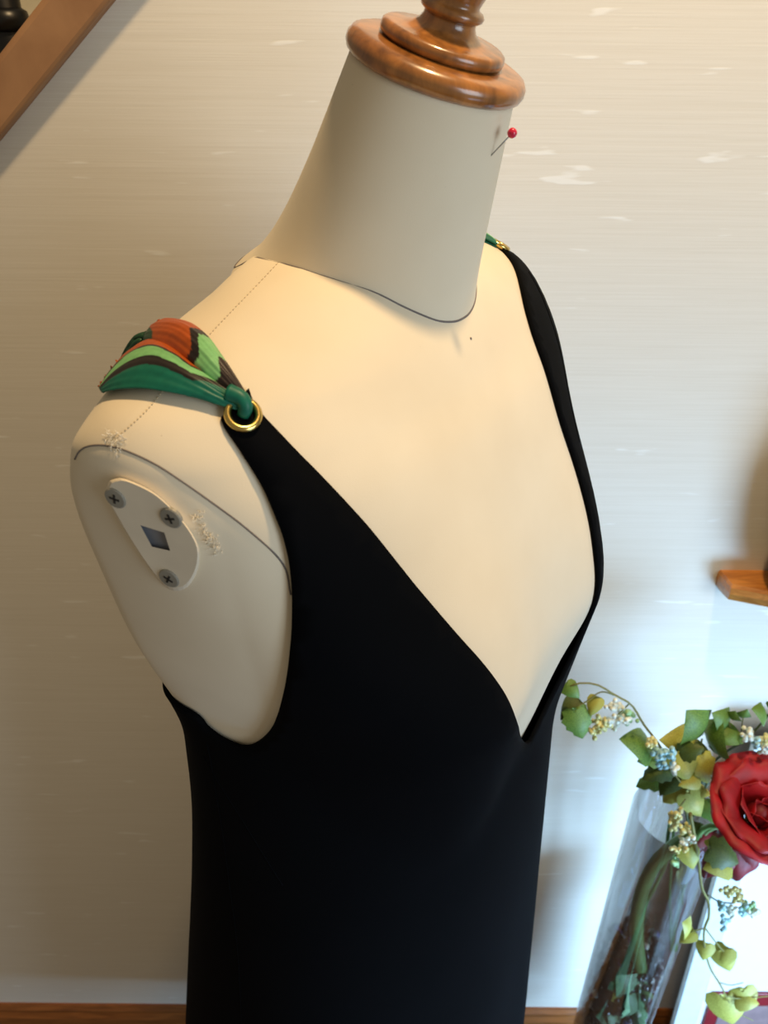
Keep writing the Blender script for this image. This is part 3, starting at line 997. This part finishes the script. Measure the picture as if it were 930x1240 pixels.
bd_o = obj('vase_beads', join(beads), M['bead'], None, colors=bcol)
tag(bd_o, 'dark brown beads filling the lower part of the glass vase', 'beads')
bd_o['kind'] = 'stuff'

# ------------------------------------------------------------------ artificial flowers
M['stem'] = plain('green_stem', srgb(92, 124, 62), 0.5, var=0.2)
M['thin_stem'] = plain('dark_stem', srgb(74, 84, 40), 0.6, var=0.2)
M['twig'] = plain('olive_twig', srgb(124, 120, 58), 0.6, var=0.2)
def leaf_material(name, c0, c1):
    m, nt, b = new_mat(name)
    v = coords(nt)
    nz = N(nt, 'ShaderNodeTexNoise', i_Scale=40.0, i_Detail=3.0)
    nt.links.new(v, nz.inputs['Vector'])
    r = ramp(nt, nz.outputs['Fac'], [(0.35, c0), (0.65, c1)])
    nt.links.new(r.outputs['Color'], b.inputs['Base Color'])
    b.inputs['Roughness'].default_value = 0.55
    return m
M['leaf_green'] = leaf_material('leaf_green', srgb(74, 110, 38), srgb(120, 152, 62))
M['leaf_dark'] = leaf_material('leaf_dark', srgb(54, 74, 26), srgb(92, 108, 38))
M['leaf_yellow'] = leaf_material('leaf_yellow', srgb(158, 156, 62), srgb(192, 192, 92))
M['leaf_teal'] = leaf_material('leaf_teal', srgb(74, 116, 92), srgb(130, 160, 110))
M['petal'] = leaf_material('rose_petal', srgb(138, 8, 22), srgb(182, 18, 32))
M['petal_dark'] = leaf_material('rose_petal_dark', srgb(92, 6, 16), srgb(124, 10, 22))

def leaf_mesh(name, mat, fold, ivy):
    """heart-shaped leaf, base at the origin, tip along +Y, face towards +Z, unit length"""
    half = [(0.0, 0.02), (0.22, -0.10), (0.42, -0.02), (0.50, 0.18), (0.44, 0.36), (0.36, 0.52), (0.30, 0.62), (0.16, 0.82), (0.0, 1.0)]
    if ivy:
        half = [(0.0, 0.02), (0.20, -0.08), (0.38, 0.0), (0.36, 0.14), (0.48, 0.28), (0.38, 0.42), (0.40, 0.54), (0.24, 0.66), (0.22, 0.80), (0.0, 1.0)]
    n = len(half)
    V, F = [], []
    for sgn in (1, -1):
        for x, y in half:
            V.append((sgn * x, y, -fold * x + 0.10 * math.sin(y * 3.0) - 0.25 * (y - 0.4) ** 2))
        for x, y in half:
            V.append((sgn * x * 0.45, y, -fold * x * 0.45 + 0.10 * math.sin(y * 3.0) - 0.25 * (y - 0.4) ** 2 + 0.03))
    mid = [(0.0, y, 0.10 * math.sin(y * 3.0) - 0.25 * (y - 0.4) ** 2) for x, y in half]
    m0 = len(V)
    V += mid
    for k in range(2):
        o0, i0 = k * 2 * n, k * 2 * n + n
        for i in range(n - 1):
            F.append((o0 + i, o0 + i + 1, i0 + i + 1, i0 + i))
            F.append((i0 + i, i0 + i + 1, m0 + i + 1, m0 + i))
    return make_mesh(name, V, F, mat)
LM = {}
for key in ('green', 'dark', 'yellow', 'teal'):
    for ivy in (0, 1):
        LM[key, ivy] = leaf_mesh('leaf', M['leaf_' + key], 0.35, ivy)
def add_leaf(parent, pos, tip, face, key, ivy=0, width=1.0):
    """leaf from pos to tip, its face turned towards 'face'"""
    pos, tip = np.asarray(pos, float), np.asarray(tip, float)
    y = tip - pos
    L = np.linalg.norm(y)
    y /= L
    z = np.asarray(face, float)
    z = z - y * (z @ y)
    z /= np.linalg.norm(z) + 1e-9
    x = np.cross(y, z)
    o = bpy.data.objects.new('leaf', LM[key, ivy])
    COL.objects.link(o)
    o.parent = parent
    b = np.array(root_of(parent).location)
    m = Matrix.Identity(4)
    for i in range(3):
        m[i][0], m[i][1], m[i][2], m[i][3] = x[i] * L * width, y[i] * L, z[i] * L, pos[i] - b[i]
    o.matrix_local = m
    return o
def cam_dir(p):
    q = CAM - np.asarray(p)
    return q / np.linalg.norm(q)
def leaves(parent, rows, Y):
    for (u0, v0, u1, v1, key, ivy, dy, tilt) in rows:
        a, t = at(u0, v0, Y + dy), at(u1, v1, Y + dy - 0.006)
        f = cam_dir(a) + np.array((random.uniform(-1, 1), random.uniform(-0.6, 0.6), random.uniform(-0.3, 1))) * tilt
        add_leaf(parent, a, t, f, key, ivy, random.uniform(0.85, 1.05))
def stem(parent, pts, Y, r0_, r1_, mat, name='stem', dys=None, n=28):
    dys = dys or [0] * len(pts)
    P_ = resample(np.array([at(u, v, Y + dy) for (u, v), dy in zip(pts, dys)]), n)
    return obj(name, tube(P_, np.linspace(r0_, r1_, n), 8), M[mat], parent)
M['berry'] = tint_material('berries', 0.3, 0.5)
def berries(parent, spots, Y, n, r, pal, seed):
    random.seed(seed)
    parts, cols = [], []
    for _ in range(int(n * 1.8)):
        u, v, su, sv, c = random.choice(spots)
        p = at(random.gauss(u, su * 0.72), random.gauss(v, sv * 0.72), Y + random.gauss(0, 0.006))
        rr = r * random.uniform(0.75, 1.15)
        v_, f_ = lathe([(rr * math.sin(t), -rr * math.cos(t)) for t in (0.3, 0.9, 1.57, 2.24, 2.84)], p, (0, 0, 1), 7)
        parts.append((v_, f_))
        base = pal[c]
        k = random.uniform(0.8, 1.15)
        cols += [tuple(min(1, x * k) for x in base[:3]) + (1,)] * len(v_)
    o = obj('berries', join(parts), M['berry'], parent, colors=cols)
    o['kind'] = 'stuff'
    return o
PAL = dict(y=srgb(220, 212, 140), b=srgb(168, 210, 214), w=srgb(236, 240, 222), g=srgb(164, 206, 146))
FY = 0.135

# ivy sprig drooping to the left, with its berry cluster
sp = thing('leaf_sprig', at(838, 985, FY), 'trailing sprig of green leaves reaching left from the vase towards the dress', 'leaf sprig', 'artificial flower stems in the vase')
stem(sp, [(832, 985), (815, 940), (800, 905), (780, 878), (765, 854), (745, 842), (725, 830), (705, 827), (690, 831)], FY, 0.0016, 0.0009, 'twig')
stem(sp, [(745, 842), (728, 838), (712, 848), (700, 856)], FY, 0.0008, 0.0006, 'twig', 'twig')
leaves(sp, [(686, 830, 702, 846, 'green', 0, 0, .5), (700, 850, 678, 872, 'dark', 0, .01, .6), (697, 862, 706, 896, 'green', 1, -.005, .8), (722, 846, 714, 868, 'yellow', 0, 0, .5),
            (790, 905, 752, 894, 'green', 0, .0, .4), (806, 914, 772, 922, 'green', 1, .01, .5)], FY)
bs = thing('berry_cluster', at(760, 856, FY), 'pale green and white berry cluster hanging nearest the dress', 'berry cluster', 'berry clusters among the flowers')
stem(bs, [(762, 852), (752, 862), (742, 870)], FY, 0.0008, 0.0006, 'twig')
berries(bs, [(752, 866, 8, 7, 'w'), (762, 868, 7, 8, 'g'), (742, 874, 9, 6, 'w'), (730, 878, 8, 6, 'y'), (722, 886, 4, 5, 'y'), (745, 856, 6, 4, 'w')], FY, 70, 0.0027, PAL, 1)

# bushy leaves over the mouth of the vase
bu = thing('leaf_bunch', at(836, 992, FY), 'bushy bunch of green and yellow leaves over the mouth of the glass vase', 'leaf bunch', 'artificial flower stems in the vase')
stem(bu, [(828, 1040), (834, 1000), (838, 960), (845, 925), (850, 895)], FY, 0.002, 0.001, 'thin_stem')
stem(bu, [(834, 1000), (826, 965), (816, 945), (806, 935)], FY, 0.0014, 0.0008, 'thin_stem', 'twig')
stem(bu, [(834, 1000), (850, 965), (862, 930)], FY, 0.0014, 0.0008, 'thin_stem', 'twig')
leaves(bu, [(852, 890, 834, 862, 'green', 0, 0, .4), (858, 905, 872, 872, 'green', 0, .01, .5), (842, 900, 800, 896, 'yellow', 0, .012, .4), (838, 905, 862, 915, 'dark', 0, .01, .3),
            (822, 912, 852, 906, 'dark', 1, -.01, .4), (852, 918, 858, 950, 'yellow', 1, -.01, .5), (826, 915, 834, 948, 'yellow', 0, -.012, .5), (846, 942, 822, 952, 'yellow', 0, -.015, .7),
            (812, 925, 778, 944, 'dark', 1, .005, .4), (816, 938, 798, 964, 'dark', 0, 0, .5), (806, 940, 770, 952, 'green', 1, .012, .5), (830, 950, 802, 972, 'yellow', 1, .0, .6), (838, 955, 862, 962, 'yellow', 0, .0, .6),
            (836, 962, 850, 990, 'yellow', 0, -.01, .6), (838, 940, 836, 975, 'dark', 1, .012, .5), (868, 935, 880, 956, 'dark', 1, .005, .5), (860, 972, 872, 1002, 'leaf' if 0 else 'green', 1, 0, .4),
            (842, 998, 836, 1020, 'dark', 1, .01, .5), (828, 948, 842, 930, 'dark', 0, .015, .4), (846, 925, 866, 930, 'yellow', 0, .012, .4), (814, 950, 828, 964, 'dark', 0, .01, .5)], FY)
b2 = thing('berry_cluster', at(812, 935, FY - 0.02), 'pale blue berry cluster among the leaves over the vase', 'berry cluster', 'berry clusters among the flowers')
stem(b2, [(826, 950), (815, 935), (802, 918)], FY - 0.018, 0.0008, 0.0006, 'twig')
berries(b2, [(800, 914, 6, 8, 'b'), (806, 928, 6, 5, 'b'), (790, 900, 4, 5, 'y'), (812, 912, 4, 4, 'b'), (816, 930, 4, 4, 'w')], FY - 0.02, 52, 0.0026, PAL, 2)
b3 = thing('berry_cluster', at(818, 985, FY - 0.03), 'yellow berry cluster hanging in front of the vase mouth', 'berry cluster', 'berry clusters among the flowers')
stem(b3, [(830, 968), (820, 985), (826, 1015), (822, 1045)], FY - 0.026, 0.0008, 0.0006, 'twig')
berries(b3, [(818, 988, 5, 5, 'y'), (815, 998, 4, 4, 'y'), (828, 1005, 6, 5, 'y'), (832, 1018, 7, 6, 'w'), (822, 1030, 6, 6, 'y'), (818, 1044, 3, 4, 'g')], FY - 0.03, 66, 0.0026, PAL, 3)

# sprig reaching right, berries at the frame edge
rs = thing('leaf_sprig', at(842, 975, FY), 'sprig of round green leaves reaching right above the red rose', 'leaf sprig', 'artificial flower stems in the vase')
stem(rs, [(840, 985), (850, 945), (862, 925), (880, 910), (902, 896), (922, 876), (945, 850), (965, 836)], FY + 0.01, 0.0017, 0.0010, 'thin_stem')
stem(rs, [(890, 900), (886, 885), (882, 874)], FY + 0.01, 0.0007, 0.0006, 'twig', 'twig')
stem(rs, [(898, 897), (898, 882), (900, 868)], FY + 0.01, 0.0007, 0.0006, 'twig', 'twig')
leaves(rs, [(884, 876, 864, 864, 'green', 0, .01, .3), (886, 872, 890, 862, 'green', 0, .012, .3), (898, 870, 905, 860, 'green', 0, .012, .5), (892, 886, 866, 900, 'green', 0, .006, .3), (893, 890, 900, 902, 'green', 0, .004, .4), (930, 866, 912, 858, 'green', 0, .01, .3), (934, 862, 948, 850, 'green', 0, .01, .3)], FY)
b4 = thing('berry_cluster', at(905, 900, FY), 'cream and blue berry cluster above the red rose at the right edge', 'berry cluster', 'berry clusters among the flowers')
stem(b4, [(898, 899), (912, 893), (928, 896)], FY - 0.004, 0.0008, 0.0006, 'twig')
berries(b4, [(906, 889, 5, 5, 'w'), (918, 900, 5, 5, 'b'), (926, 896, 5, 5, 'y'), (928, 908, 5, 5, 'w'), (938, 900, 6, 6, 'b')], FY - 0.006, 44, 0.0027, PAL, 4)

# trailing vine in front of the frame
tv = thing('trailing_vine', at(845, 1050, FY - 0.03), 'thin vine of yellow-green heart leaves trailing down in front of the frame', 'vine', 'artificial flower stems in the vase')
TY = FY - 0.035
stem(tv, [(836, 985), (842, 1020), (846, 1045), (850, 1075), (858, 1092), (858, 1112), (853, 1124), (853, 1146), (860, 1172), (872, 1192), (880, 1208)], TY, 0.0018, 0.0011, 'twig', n=40)
stem(tv, [(853, 1124), (842, 1127), (834, 1130)], TY, 0.0008, 0.0007, 'twig', 'twig')
stem(tv, [(854, 1124), (866, 1140), (876, 1152)], TY, 0.0011, 0.0008, 'twig', 'twig')
stem(tv, [(872, 1190), (885, 1193), (900, 1190)], TY, 0.0007, 0.0005, 'twig', 'tendril')
stem(tv, [(880, 1206), (896, 1209), (935, 1206)], TY, 0.0009, 0.0008, 'twig', 'twig')
stem(tv, [(882, 1212), (893, 1226), (912, 1236)], TY, 0.0008, 0.0006, 'twig', 'twig')
leaves(tv, [(839, 1128, 822, 1142, 'yellow', 0, 0, .2), (838, 1126, 828, 1118, 'yellow', 0, 0.002, .2), (855, 1145, 851, 1164, 'yellow', 0, 0, .25), (874, 1156, 884, 1178, 'yellow', 0, 0, .3), (879, 1150, 872, 1172, 'yellow', 0, .002, .8),
            (893, 1209, 920, 1216, 'yellow', 0, 0, .2), (900, 1202, 908, 1224, 'yellow', 0, .003, .2), (878, 1212, 888, 1243, 'yellow', 0, 0, .2), (872, 1214, 880, 1232, 'yellow', 0, .002, .2),
            (862, 1028, 896, 1046, 'dark', 1, -.012, .3), (872, 1036, 884, 1056, 'yellow', 0, -.01, .5), (884, 1046, 852, 1052, 'yellow', 0, -.014, .7), (834, 1030, 840, 1054, 'yellow', 0, .0, .4), (858, 1018, 866, 1030, 'yellow', 0, .0, .4)], TY)
b5 = thing('berry_cluster', at(872, 1092, TY), 'pale yellow and blue berry cluster in front of the white mat', 'berry cluster', 'berry clusters among the flowers')
stem(b5, [(857, 1084), (872, 1092), (890, 1094)], TY, 0.0010, 0.0007, 'thin_stem')
berries(b5, [(884, 1078, 6, 4, 'y'), (893, 1086, 6, 5, 'y'), (876, 1100, 4, 6, 'b'), (888, 1102, 5, 6, 'w'), (900, 1100, 5, 6, 'b'), (914, 1106, 6, 3, 'w'), (878, 1116, 3, 4, 'b'), (908, 1098, 5, 4, 'g')], TY - 0.004, 78, 0.0026, PAL, 5)

# thick stems in the vase
ts = thing('cut_stem', at(783, 1200, VY - 0.012), 'thick pale green flower stem curving down inside the glass vase', 'stem', 'artificial flower stems in the vase')
stem(ts, [(838, 1012), (815, 1026), (795, 1044), (780, 1072), (772, 1105), (771, 1135), (774, 1165), (780, 1188), (784, 1204)], VY, 0.0078, 0.0092, 'stem', dys=[-.02, -.015, -.012, -.01, -.01, -.012, -.016, -.018, -.02], n=50)
t2 = thing('wire_stem', at(803, 1060, VY), 'thin dark green stem crossing behind the thick stem in the vase', 'stem', 'artificial flower stems in the vase')
stem(t2, [(812, 990), (808, 1020), (806, 1045), (795, 1070), (783, 1092), (778, 1115)], VY, 0.0022, 0.0024, 'stem', dys=[-.01, 0, .005, .008, .01, .012])
t3 = thing('wire_stem', at(811, 1090, VY), 'thin stem hanging straight down right side of the glass vase', 'stem', 'artificial flower stems in the vase')
stem(t3, [(816, 1000), (813, 1045), (811, 1080), (812, 1115), (812, 1140)], VY, 0.0016, 0.0018, 'stem')
vl = thing('leaf_bunch', at(760, 1215, VY - 0.02), 'grey-green leaves pressed inside the glass above the dark beads', 'leaf bunch', 'artificial flower stems in the vase')
stem(vl, [(758, 1238), (760, 1215), (764, 1200)], VY - 0.03, 0.0012, 0.0010, 'twig')
leaves(vl, [(772, 1200, 748, 1185, 'teal', 0, -.03, .3), (758, 1204, 740, 1192, 'teal', 0, -.028, .5), (764, 1212, 784, 1206, 'teal', 0, -.032, .4), (756, 1214, 744, 1204, 'yellow', 0, -.026, .6), (772, 1226, 762, 1208, 'teal', 1, -.034, .4), (762, 1236, 782, 1222, 'teal', 1, -.03, .4), (742, 1238, 724, 1230, 'teal', 0, -.02, .4), (752, 1240, 738, 1232, 'teal', 0, -.024, .4)], VY)

# ------------------------------------------------------------------ red rose
RY = FY - 0.055
rc = at(926, 980, RY)
rose = thing('rose', rc, 'large red fabric rose with open petals at the right edge beside the vase', 'rose', 'artificial flower stems in the vase')
rax = cam_dir(rc) * 0.75 + np.array((0.35, 0.0, 0.55))
rax /= np.linalg.norm(rax)
E1, E2, E3 = frame(rax)
def petal(az, open_, L, wdt, curl, r0_):
    """cupped petal rising from the calyx and curling outwards at the lip"""
    n, m = 12, 11
    V = []
    rad = E1 * math.cos(az) + E2 * math.sin(az)
    tan = np.cross(E3, rad)
    for i in range(n):
        b = i / (n - 1)
        ang = open_ * (0.35 + 0.65 * b) + curl * max(0, b - 0.62) ** 1.5 * 3
        if i == 0:
            pr, ph2 = r0_, 0.0
        else:
            pr += math.sin(ang) * L / (n - 1)
            ph2 += math.cos(ang) * L / (n - 1)
        w = wdt * (0.25 + 0.95 * math.sin(math.pi * (0.10 + 0.72 * b)))
        if b > 0.8:
            w *= 1 - (b - 0.8) * 1.4
        for j in range(m):
            t = (j / (m - 1) - 0.5) * 2
            edge = 1 - 0.10 * b * t * t
            bend = wdt * 0.55 * t * t * (1 - open_ * 0.45)
            wav = 0.0022 * math.sin(t * 5 + az * 3) * b
            V.append(rc - E3 * 0.026 + rad * (pr - bend * 0.6 + wav) + tan * (t * w) + E3 * (ph2 * edge + wav))
    return np.array(V), grid_faces(n, m)
pet = [(0.0, 0.16, .028, .012, .2, .002), (2.2, .22, .029, .014, .2, .004), (4.4, .26, .030, .015, .3, .005), (1.2, .50, .040, .024, .6, .008), (3.3, .55, .041, .025, .7, .008), (5.4, .58, .042, .025, .7, .009),
       (0.3, .86, .054, .033, 1.0, .010), (1.6, .90, .056, .034, 1.0, .010), (2.85, .92, .056, .034, 1.1, .010), (4.1, .94, .057, .035, 1.1, .010), (5.35, .92, .056, .034, 1.0, .010),
       (0.95, 1.18, .062, .036, 1.1, .010), (2.3, 1.2, .063, .037, 1.1, .010), (3.6, 1.22, .063, .037, 1.1, .010), (4.9, 1.2, .063, .036, 1.1, .010)]
for q in pet:
    solidify(obj('petal', petal(*q), M['petal'], rose), 0.0006, 0.0)
obj('rose_heart', lathe([(0.001, -0.030), (0.010, -0.024), (0.012, -0.014), (0.009, -0.005), (0.002, -0.001)], rc, rax, 16), M['petal_dark'], rose)
obj('calyx', lathe([(0.002, -0.040), (0.006, -0.034), (0.009, -0.027), (0.006, -0.022)], rc, rax, 16), M['stem'], rose)
rst = resample(np.array([rc - E3 * 0.036, at(893, 1010, RY + 0.03), at(868, 1000, FY), at(846, 1010, FY + 0.005), at(830, 1060, VY), at(815, 1130, VY)]), 40)
obj('rose_stem', tube(rst, np.linspace(0.0032, 0.0028, 40), 8), M['stem'], rose)
# the darker, half hidden flower behind it
rd = at(860, 1040, FY + 0.012)
rose2 = thing('rose', rd, 'dark red half-hidden flower behind the leaves below the large rose', 'rose', 'artificial flower stems in the vase')
def flat_petal(c, tip, wdt, face):
    c, tip = np.asarray(c), np.asarray(tip)
    y = tip - c
    L = np.linalg.norm(y)
    y /= L
    z = face - y * (face @ y)
    z /= np.linalg.norm(z)
    x = np.cross(y, z)
    V = []
    for i in range(9):
        b = i / 8
        w = wdt * (0.25 + 0.85 * math.sin(math.pi * (0.08 + 0.80 * b)))
        for j in range(9):
            t = (j / 8 - 0.5) * 2
            V.append(c + y * (L * b * (1 - 0.1 * t * t)) + x * (t * w) + z * (0.010 * math.sin(b * 2.6) - 0.008 * t * t + 0.002 * math.sin(t * 6 + b * 4)))
    return np.array(V), grid_faces(9, 9)
for (u0, v0, u1, v1, w, dy) in ((880, 1010, 850, 1058, .022, .012), (890, 1012, 888, 1062, .024, .008), (862, 1006, 828, 1030, .016, .016), (895, 1000, 905, 1050, .024, .010), (884, 1000, 866, 1046, .022, .018)):
    a, b_ = at(u0, v0, FY + dy), at(u1, v1, FY + dy - 0.012)
    solidify(obj('petal', flat_petal(a, b_, w, cam_dir(a)), M['petal_dark'], rose2), 0.0006, 0.0)
r2 = resample(np.array([at(884, 1004, FY + 0.014), at(860, 1004, FY + 0.012), at(842, 1030, FY + 0.01), at(824, 1090, VY), at(812, 1150, VY)]), 30)
obj('rose_stem', tube(r2, np.full(30, 0.0024), 8), M['stem'], rose2)
